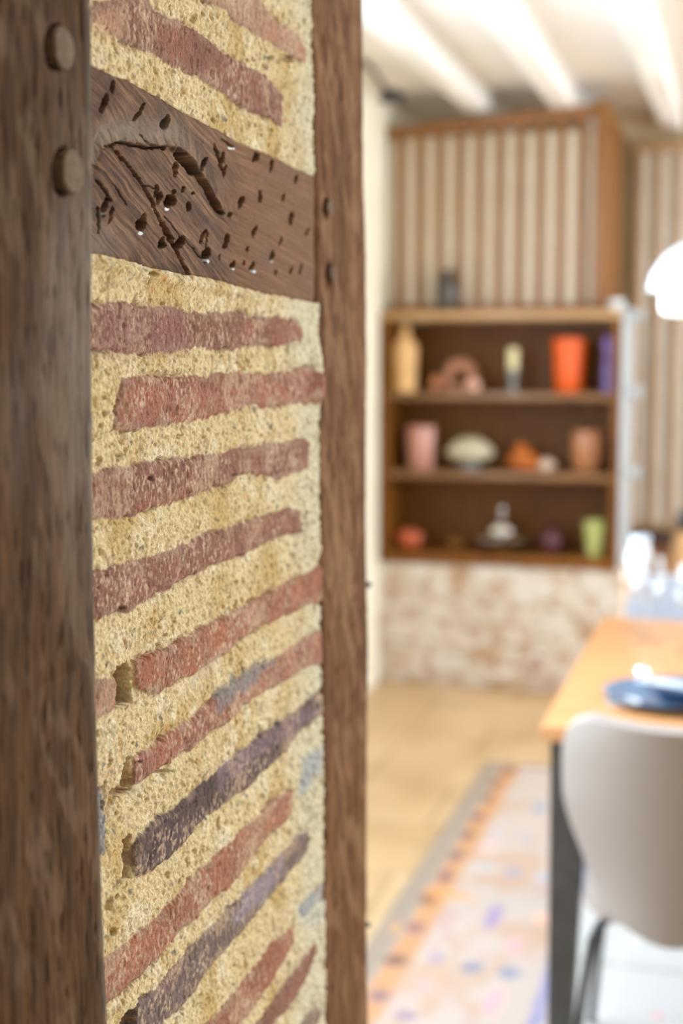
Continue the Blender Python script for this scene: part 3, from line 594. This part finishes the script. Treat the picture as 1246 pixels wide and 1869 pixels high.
bm = lathe([(18*s, 13*s), (34*s, 18*s), (43*s, 27*s), (40*s, 36*s), (30*s, 48*s), (16*s, 56*s), (1*s, 58*s)], 60, fn=rib(16, .03))
for v in bm.verts: v.co.y *= .6
obj('shell', bm, simple('grey_cream_shell', (206, 196, 166), .5, c2=(176, 164, 134)), sh)
cs_ = thing('conch_shell', 'orange-brown conch shell with a pale lip on the middle shelf', 'shell', (on_y(962, 800, IY)[0], IY, SH2), 0, 'ornaments on the bookcase')
bm = lathe([(8*s, 0), (32*s, 4*s), (34*s, 14*s), (26*s, 22*s), (24*s, 28*s), (14*s, 36*s), (12*s, 41*s), (4*s, 48*s), (1*s, 52*s)], 40)
for v in bm.verts: v.co.y *= .7; v.co.x += v.co.z*-.25
obj('shell_body', bm, simple('orange_shell', (206, 112, 36), .4, c2=(150, 74, 20), scale=50), cs_)
bm = rock(16*s, 12*s, 13*s, 9, .15)
for v in bm.verts: v.co.x += 36*s; v.co.y -= .02
obj('lip', bm, simple('pale_shell', (232, 200, 176), .4), cs_)
orn('ribbed_glass', 'brown and cream ribbed glass towards the right of the middle shelf', 'tumbler', 1073, SH2, lathe([(20*s, 0), (24*s, 8*s), (28*s, 40*s), (26*s, 66*s), (24*s, 72*s), (22*s, 68*s), (18*s, 10*s)], 60, fn=rib(9, .06)), simple('brown_ribbed_glass', (200, 140, 100), .25, c2=(150, 92, 54), scale=70))
orn('black_block', 'black upright block right of the brown ribbed glass', 'block', 1112, SH2, B(-7*s, 7*s, -.05, .05, 0, 62*s, bev=.004), simple('black_paint', (38, 32, 28), .5), y=BY+.27)
orn('agate_stone', 'orange-red rounded stone at the left of the bottom shelf', 'stone', 748, SH3, rock(24*s, 18*s, 19*s, 4, .12), simple('orange_red_stone', (206, 98, 56), .4, c2=(150, 70, 44), scale=40), y=BY+.09)
orn('amber_stone', 'small dull amber stone left of the silver tea urn', 'stone', 832, SH3, rock(15*s, 12*s, 11*s, 7, .25), simple('amber_stone_m', (140, 92, 34), .4))
ur = thing('silver_urn', 'shiny silver lidded urn on a wide dish on the bottom shelf', 'urn', (on_y(918, 800, BY+.1)[0], BY+.1, SH3), 0, 'ornaments on the bookcase')
obj('dish', lathe([(14*s, 0), (16*s, 3*s), (42*s, 20*s), (52*s, 25*s), (52*s, 26.5*s), (40*s, 22*s), (12*s, 6*s)]), M['silver'], ur)
obj('urn_body', lathe([(9*s, 7*s), (7*s, 14*s), (16*s, 24*s), (26*s, 34*s), (27*s, 44*s), (20*s, 54*s), (11*s, 58*s)]), M['silver'], ur)
obj('urn_lid', lathe([(12*s, 58.5*s), (10*s, 63*s), (3*s, 67*s), (3*s, 70*s), (6*s, 75*s), (4*s, 80*s), (1*s, 81*s)]), M['silver'], ur)
orn('dark_red_vase', 'dark purplish round vase right of the silver urn', 'vase', 1010, SH3, lathe([(14*s, 0), (20*s, 10*s), (22*s, 24*s), (15*s, 38*s), (8*s, 44*s), (10*s, 50*s), (7*s, 49*s)]), simple('dark_red_glass', (92, 44, 50), .25))
orn('green_vase', 'green and cream beaker vase at the right of the bottom shelf', 'vase', 1089, SH3, lathe([(14*s, 0), (15*s, 6*s), (17*s, 30*s), (21*s, 58*s), (20*s, 62*s), (17*s, 60*s), (12*s, 8*s)]), simple('green_glaze', (150, 164, 62), .35, c2=(190, 186, 130), scale=22), y=BY+.07)
orn('dark_vase', 'dark rounded vase standing on top of the bookcase before the slats', 'vase', 808, Z1, lathe([(15*s, 0), (19*s, 8*s), (23*s, 34*s), (20*s, 56*s), (12*s, 66*s), (13*s, 72*s), (10*s, 71*s)]), simple('dark_stoneware', (84, 70, 56), .3, c2=(44, 40, 38), scale=20), y=BY-.0+.0-.0)
o = bpy.data.objects['dark_vase']; o.location.y = BY+.048; o.scale = (.95, .8, 1); o.location.z = Z1
orn('white_cup', 'small white cup on the right corner of the bookcase top', 'cup', 1119, Z1, lathe([(8*s, 0), (12*s, 6*s), (13*s, 17*s), (11*s, 17*s), (9*s, 6*s)]), M['lamp'], y=BY+.035)
# spotlight on the ceiling
sp = thing('spotlight', 'dark ceiling spotlight left of the slatted screen top', 'spotlight', (0, 0, 0))
p = on_y(706, 172, 5.7)
obj('bracket', tube([(p[0]-.06, 5.5, 2.608), (p[0]-.03, 5.6, 2.58), (p[0], 5.7, p[2]+.01)], .010, 8), M['black'], sp)
dk = simple('dark_iron', (40, 34, 30), .5)
obj('lamp_head', tube([(p[0]-.015, 5.7, p[2]-.035), (p[0]-.002, 5.7, p[2]-.004), (p[0]+.004, 5.7, p[2]+.01)], [.020, .026, .014], 14), dk, sp)
obj('lamp_head', tube([(p[0]+.06, 5.72, p[2]-.022), (p[0]+.02, 5.71, p[2]+.004), (p[0], 5.7, p[2]+.012)], [.022, .022, .012], 14), dk, sp)
# ================================================================== RUG
xs = np.arange(-.870, 1.0, .008); yv = np.arange(1.6, 4.93, .008); RX, RY = np.meshgrid(xs, yv)
c = np.zeros(RX.shape+(3,))+np.array(lin(180, 163, 151))
wxr = RX+.006*fbm(RX*30, RY*30, 2, 3)
c = mixc(c, lin(176, 122, 114), ss(.1, .6, fbm(RX*12, RY*7, 3, 5))*.35); c = mixc(c, lin(176, 134, 98), ss(.05, .5, fbm(RX*9, RY*5, 3, 7))*.45)
c = mixc(c, lin(150, 134, 118), 1-ss(-.812, -.800, wxr)); c = mixc(c, lin(184, 132, 84), ss(-.808, -.796, wxr)*(1-ss(-.755, -.725, wxr))*.8)
c = mixc(c, lin(150, 134, 120), ss(4.87, 4.885, RY)*.7)
c = mixc(c, lin(130, 128, 164), ss(-.432, -.424, wxr)*(1-ss(-.400, -.392, wxr))*.75)
c = mixc(c, lin(192, 189, 184), ss(-.392, -.38, wxr)*.9)
for yl in (2.35, 2.83, 3.31, 3.79, 4.27, 4.75): c = mixc(c, lin(150, 140, 134), np.exp(-((RY-yl)/.012)**2)*(RX > -.385)*.6)
for xl in (-.26, -.06, .14, .34, .54, .74): c = mixc(c, lin(196, 192, 190), np.exp(-((RX-xl)/.012)**2)*.45)
mot = [(925,1412,14,8,(96,64,70)),(905,1435,11,10,(92,66,72)),(890,1462,11,10,(90,72,84)),(872,1497,12,11,(100,70,84)),(853,1530,12,12,(86,62,72)),(832,1567,14,14,(88,84,96)),(812,1605,13,16,(104,76,92)),(783,1645,18,14,(96,62,60)),(757,1700,20,12,(116,84,100)),(722,1760,26,14,(92,66,74)),(692,1825,22,14,(110,96,116)),
 (985,1480,13,13,(128,140,160)),(905,1528,13,10,(176,168,172)),(958,1535,12,10,(168,160,170)),(885,1590,14,9,(170,168,168)),(935,1598,18,11,(140,142,158)),(990,1608,15,11,(168,168,178)),(1010,1548,10,8,(176,172,186)),(900,1680,15,28,(132,112,160)),
 (797,1757,17,12,(150,130,150)),(862,1773,22,14,(112,116,140)),(930,1783,22,14,(108,118,142)),(740,1862,22,10,(130,110,132)),(940,1732,14,14,(232,150,160)),(775,1808,24,18,(232,156,150)),(900,1835,18,30,(236,150,160)),(890,1553,14,12,(232,172,164)),(985,1682,14,10,(226,168,140)),(1012,1580,12,14,(232,160,170)),(855,1425,10,5,(190,176,160)),(1200,1862,14,6,(220,150,150)),(1160,1720,8,18,(214,208,200)),(820,1640,60,8,(216,150,92)),(720,1700,10,10,(214,150,96))]
for (a, b, rx, ry, col) in mot:
    p = on_z(a, b); q = on_z(a+rx, b); r_ = on_z(a, b+ry); dx = abs(q[0]-p[0])+.003; dy = abs(r_[1]-p[1])+.003
    c = mixc(c, lin(*col), (1-ss(.45, 1.15, np.sqrt(((wxr-p[0])/dx)**2+((RY-p[1])/dy)**2)))*.68)
# the border row carries on towards the viewer
for k in range(9): c = mixc(c, lin(98, 74, 84), (1-ss(.6, 1.1, np.sqrt(((wxr+.785)/.022)**2+((RY-2.75+.13*k)/.035)**2)))*.85)
rh = .010+.0012*fbm(RX*60, RY*60, 2, 9)
o = grid_mesh('rug', RX, RY, rh, c, M['rug'], extra=[(-.868, .99, 1.602, 4.92, .001, .0085, lin(200, 180, 160))])
tag(o, 'large faded woven rug with blue and rust motifs and pale centre under the table', 'rug')
# ================================================================== TABLE
TX0, TX1, TY0, TY1 = -.368, 1.75, 2.66, 3.86
tb = thing('dining_table', 'long orange-brown wooden dining table with charcoal legs', 'table', (0, 0, 0))
obj('tabletop', B(TX0, TX1, TY0, TY1, .720, .75, bev=.004), M['tabletop'], tb)
obj('apron', B(TX0+.12, TX1-.12, TY0+.12, TY1-.12, .65, .719, bev=.003), M['leg'], tb)
def tleg(x, y, sx, sy):
    bm = bmesh.new(); box(bm, -.036, .036, -.03, .03, 0, 1)
    for v in bm.verts:
        top = v.co.z > .5; f = 1 if top else .62
        v.co = Vector((x+v.co.x*f+(0 if top else sx*-.012), y+v.co.y*f, .719 if top else .012))
    obj('leg', bm, M['leg'], tb, smooth=False)
lx = on_y(1041, 1400, 2.72)[0]
for (x, sx) in ((lx, 1), (TX1-.06, -1)):
    for y in (TY0+.06, TY1-.06): tleg(x, y, sx, 1)
# ================================================================== CHAIRS
def chair(label, loc, rz, name='dining_chair', fab=None):
    t = thing(name, label, 'chair', loc, rz, 'upholstered chairs at the table'); fab = fab or M['fabric']
    # local: back of chair at y=0, seat towards +y
    n, mrow = 32, 26; bm = bmesh.new(); hw = .205
    def surf(u, v, off):      # u -1..1 across, v 0..1 up
        z = .448+.362*v
        w = hw*(.70+.30*ss(-.05, .62, np.array(v)))*(1-.10*max(0, (v-.75)/.25)**2.5)
        x = u*w
        bow = .105*abs(u)**2.0
        y = -.015-.055*v+bow+off*(-1)
        return Vector((float(x), float(y), float(z-.042*(1-abs(u)**1.6)*(1-v)**2)))
    # superellipse outline mapping for rounded corners
    rows = []
    for side, off in ((1, .027), (-1, -.027)):
        G = []
        for j in range(mrow+1):
            v = j/mrow
            lim = 1.0
            if v > .84: lim = math.sqrt(max(0, 1-((v-.84)/.16)**2))*.16/.16*.22+.78 if v < 1 else .78
            if v < .10: lim = .86+.14*(v/.10)
            G.append([bm.verts.new(surf((i/n*2-1)*lim, v, off)) for i in range(n+1)])
        for j in range(mrow):
            for i in range(n):
                f = (G[j][i], G[j][i+1], G[j+1][i+1], G[j+1][i]); bm.faces.new(f if side > 0 else f[::-1])
        rows.append(G)
    A, Bk = rows
    for j in range(mrow):
        bm.faces.new((A[j][0], A[j+1][0], Bk[j+1][0], Bk[j][0])); bm.faces.new((A[j+1][n], A[j][n], Bk[j][n], Bk[j+1][n]))
    for i in range(n):
        bm.faces.new((A[0][i+1], A[0][i], Bk[0][i], Bk[0][i+1])); bm.faces.new((A[mrow][i], A[mrow][i+1], Bk[mrow][i+1], Bk[mrow][i]))
    edge = [e for e in bm.edges if len(e.link_faces) == 2 and e.calc_face_angle(0) > radians(50)]
    bmesh.ops.bevel(bm, geom=edge, offset=.022, segments=5, affect='EDGES', profile=.5)
    back = obj('backrest', bm, fab, t)
    obj('seam', tube([(0, float(surf(0, k/12, .0225)[1]), float(surf(0, k/12, 0)[2])) for k in range(13)], .0016, 6), M['seam'], back)
    bm = bmesh.new(); bmesh.ops.create_cube(bm, size=1)
    bmesh.ops.subdivide_edges(bm, edges=bm.edges[:], cuts=6, use_grid_fill=True)
    for v in bm.verts:
        q = v.co*2; l = (abs(q.x)**4+abs(q.y)**4)**.25 or 1; sc = max(abs(q.x), abs(q.y))/l if l else 1
        v.co = Vector((q.x*sc*.165*(1+.2*(q.y+1)/2), .245+q.y*sc*.22, .440+q.z*.028+.01*(1-q.x*q.x)*(1-q.y*q.y)))
    obj('seat', bm, fab, t)
    for sx in (-1, 1):
        obj('leg', tube([(sx*.10, .10, .403), (sx*.122, .070, .402), (sx*.136, .052, .395), (sx*.146, .040, .372), (sx*.158, .018, .28), (sx*.172, -.004, .14), (sx*.186, -.026, .013)], .0085, 12), M['black'], t)
        obj('leg', tube([(sx*.10, .36, .403), (sx*.125, .38, .402), (sx*.140, .40, .392), (sx*.160, .425, .28), (sx*.185, .455, .013)], .0085, 12), M['black'], t)
    obj('leg_frame', tube([(-.10, .10, .395), (-.10, .36, .395), (.10, .36, .395), (.10, .10, .395), (-.10, .10, .395)], .007, 8), M['black'], t)
    return t
M['seam'] = mat('seam_thread', lin(150, 138, 128), lin(140, 128, 118), .9, 200)
chair('grey fabric dining chair in front, its back turned to the camera', (-.108, 2.535, 0), 0)
pf = mat('pale_blue_grey_fabric', lin(176, 182, 192), lin(160, 166, 178), .9, 800, None, .2, .001)
chair('pale grey dining chair on the far side of the table behind the glasses', (-.125, 4.20, 0), pi, fab=pf)
# ================================================================== TABLEWARE
def wine_glass(x, y, label):
    t = thing('wine_glass', label, 'wine glass', (x, y, .7505), 0, 'wine glasses on the table')
    r = .046
    out = [(.036, 0), (.036, .0015), (.012, .005), (.0045, .012), (.004, .085), (.008, .092), (.028, .106), (.043, .128), (r, .150), (.043, .180), (.036, .215)]
    inn = [(.0348, .215), (.0418, .180), (r-.0012, .150), (.0416, .129), (.027, .109), (.006, .0965), (.0003, .0955)]
    obj('bowl_and_stem', lathe(out+inn, 40), M['glass'], t); return t
p = on_z(1180, 1170, .75); wine_glass(p[0], p[1], 'stemmed wine glass left of the other one, nearest the napkin')
p = on_z(1262, 1190, .75); wine_glass(p[0], p[1], 'stemmed wine glass at the right, cut by the edge of the view')
p = on_z(1160, 1150, .75); wine_glass(p[0], p[1], 'wine glass farthest back, holding the white folded napkin')
nx, ny = p[0], p[1]
bm = bmesh.new(); rings = []          # folded napkin: pleated cone, inside the glass
for j in range(15):
    v = j/14; z = .862+.125*v; R = .009+.014*ss(0, .5, np.array(v))+.004*v
    rings.append([bm.verts.new((nx+float(R)*(1+.10*v*cos(7*a))*cos(a)*.9+.010*v*max(0, v-.4), ny+float(R)*(1+.10*v*cos(7*a))*sin(a)*.7, z+.012*v*sin(5*a))) for a in [2*pi*k/48 for k in range(48)]])
for j in range(14):
    for k in range(48): bm.faces.new((rings[j][k], rings[j][(k+1) % 48], rings[j+1][(k+1) % 48], rings[j+1][k]))
bm.faces.new(rings[0][::-1]); bm.faces.new(rings[-1])
tag(obj('napkin', bm, simple('white_linen', (226, 234, 246), .9, scale=300)), 'white folded napkin standing in the farthest wine glass', 'napkin')
p = on_z(1222, 1282, .75)
plt = thing('dinner_plate', 'blue-grey stoneware plate set before the front chair', 'plate', (p[0], p[1], .7505))
obj('plate_body', lathe([(.07, 0), (.075, .002), (.115, .014), (.135, .020), (.136, .022), (.115, .0175), (.075, .006), (.001, .005)], 64), simple('blue_grey_glaze', (96, 122, 150), .18, c2=(66, 90, 118), scale=12), plt)
# bowl on the plate
bw = obj('small_bowl', lathe([(.035, 0), (.04, .003), (.062, .022), (.072, .032), (.0735, .034), (.070, .032), (.058, .020), (.03, .006), (.001, .005)], 56), simple('slate_blue_glaze', (70, 98, 130), .15, c2=(52, 72, 98), scale=15), loc=(p[0]+.02, p[1]-.01, .7575))
tag(bw, 'small slate-blue bowl resting on the blue-grey plate', 'bowl')
def cloth(x0, x1, y0, y1, z, rz, cx, cy, amp=.004):
    bm = bmesh.new(); n = 24; G = []
    for j in range(n+1):
        G.append([])
        for i in range(n+1):
            x = x0+(x1-x0)*i/n; y = y0+(y1-y0)*j/n; G[-1].append(bm.verts.new((cx+x*cos(rz)-y*sin(rz), cy+x*sin(rz)+y*cos(rz), z+amp*(1+sin(x*70+y*20)*cos(y*50)))))
    for j in range(n):
        for i in range(n): bm.faces.new((G[j][i], G[j][i+1], G[j+1][i+1], G[j+1][i]))
    bmesh.ops.solidify(bm, geom=bm.faces[:], thickness=.006); return bm
wl = simple('white_linen_bright', (240, 244, 252), .85, scale=200)
q = on_z(1215, 1258, .78); tag(obj('napkin', cloth(-.055, .055, -.03, .03, .790, -.35, q[0], q[1]), wl), 'folded white napkin laid across the small blue bowl', 'napkin')
q = on_z(1134, 1290, .75); tag(obj('side_plate', lathe([(.022, 0), (.024, .002), (.036, .010), (.037, .012), (.034, .0105), (.02, .005), (.001, .004)], 40), M['lamp'], loc=(q[0], q[1], .7505)), 'small white dish at the left of the blue-grey plate', 'dish')
q = on_z(1171, 1238, .75); tag(obj('salt_cellar', lathe([(.010, 0), (.013, .004), (.014, .014), (.010, .022), (.005, .026), (.0004, .027)], 24), M['silver'], loc=(q[0], q[1], .7505)), 'little silver salt cellar behind the blue-grey plate', 'salt cellar')
# ================================================================== PENDANT LAMP
lp = thing('pendant_lamp', 'white domed pendant lamp hanging over the table at the right edge', 'lamp', (-.055, 3.2, 0))
obj('shade', lathe([(.167, 1.592), (.168, 1.600), (.160, 1.632), (.140, 1.665), (.105, 1.692), (.06, 1.706), (.025, 1.71), (.02, 1.73), (.018, 1.73), (.018, 1.708), (.06, 1.702), (.103, 1.688), (.137, 1.661), (.156, 1.63), (.162, 1.594)], 64), M['lamp'], lp)
m, nt, bs = nodes('opal_glass_lit'); bs.inputs['Base Color'].default_value = (.9, .9, .9, 1); bs.inputs['Emission Color'].default_value = (.93, .97, 1, 1); bs.inputs['Emission Strength'].default_value = 1.3
obj('diffuser', lathe([(.001, 1.541), (.125, 1.541), (.138, 1.547), (.141, 1.56), (.141, 1.62), (.13, 1.63), (.001, 1.631)], 64), m, lp)
obj('cord', tube([(0, 0, 1.73), (0, 0, 2.592)], .003, 8), M['black'], lp); obj('ceiling_rose', lathe([(.04, 2.590), (.045, 2.595), (.045, 2.609), (.001, 2.609)], 24), M['lamp'], lp)
# ================================================================== URN AT THE FAR RIGHT
p = on_y(1243, 1040, 6.5)
vs = thing('floor_vase', 'tall tan floor vase with a black neck before the far slats', 'vase', (p[0]+.01, 6.5, 0))
obj('vase_body', lathe([(.09, 0), (.10, .02), (.075, .35), (.06, .55), (.05, .66), (.03, .68)], 32), simple('tan_ceramic', (206, 160, 110), .5), vs)
obj('neck', lathe([(.028, .68), (.034, .70), (.038, .745), (.030, .77), (.026, .75)], 32), M['black'], vs)
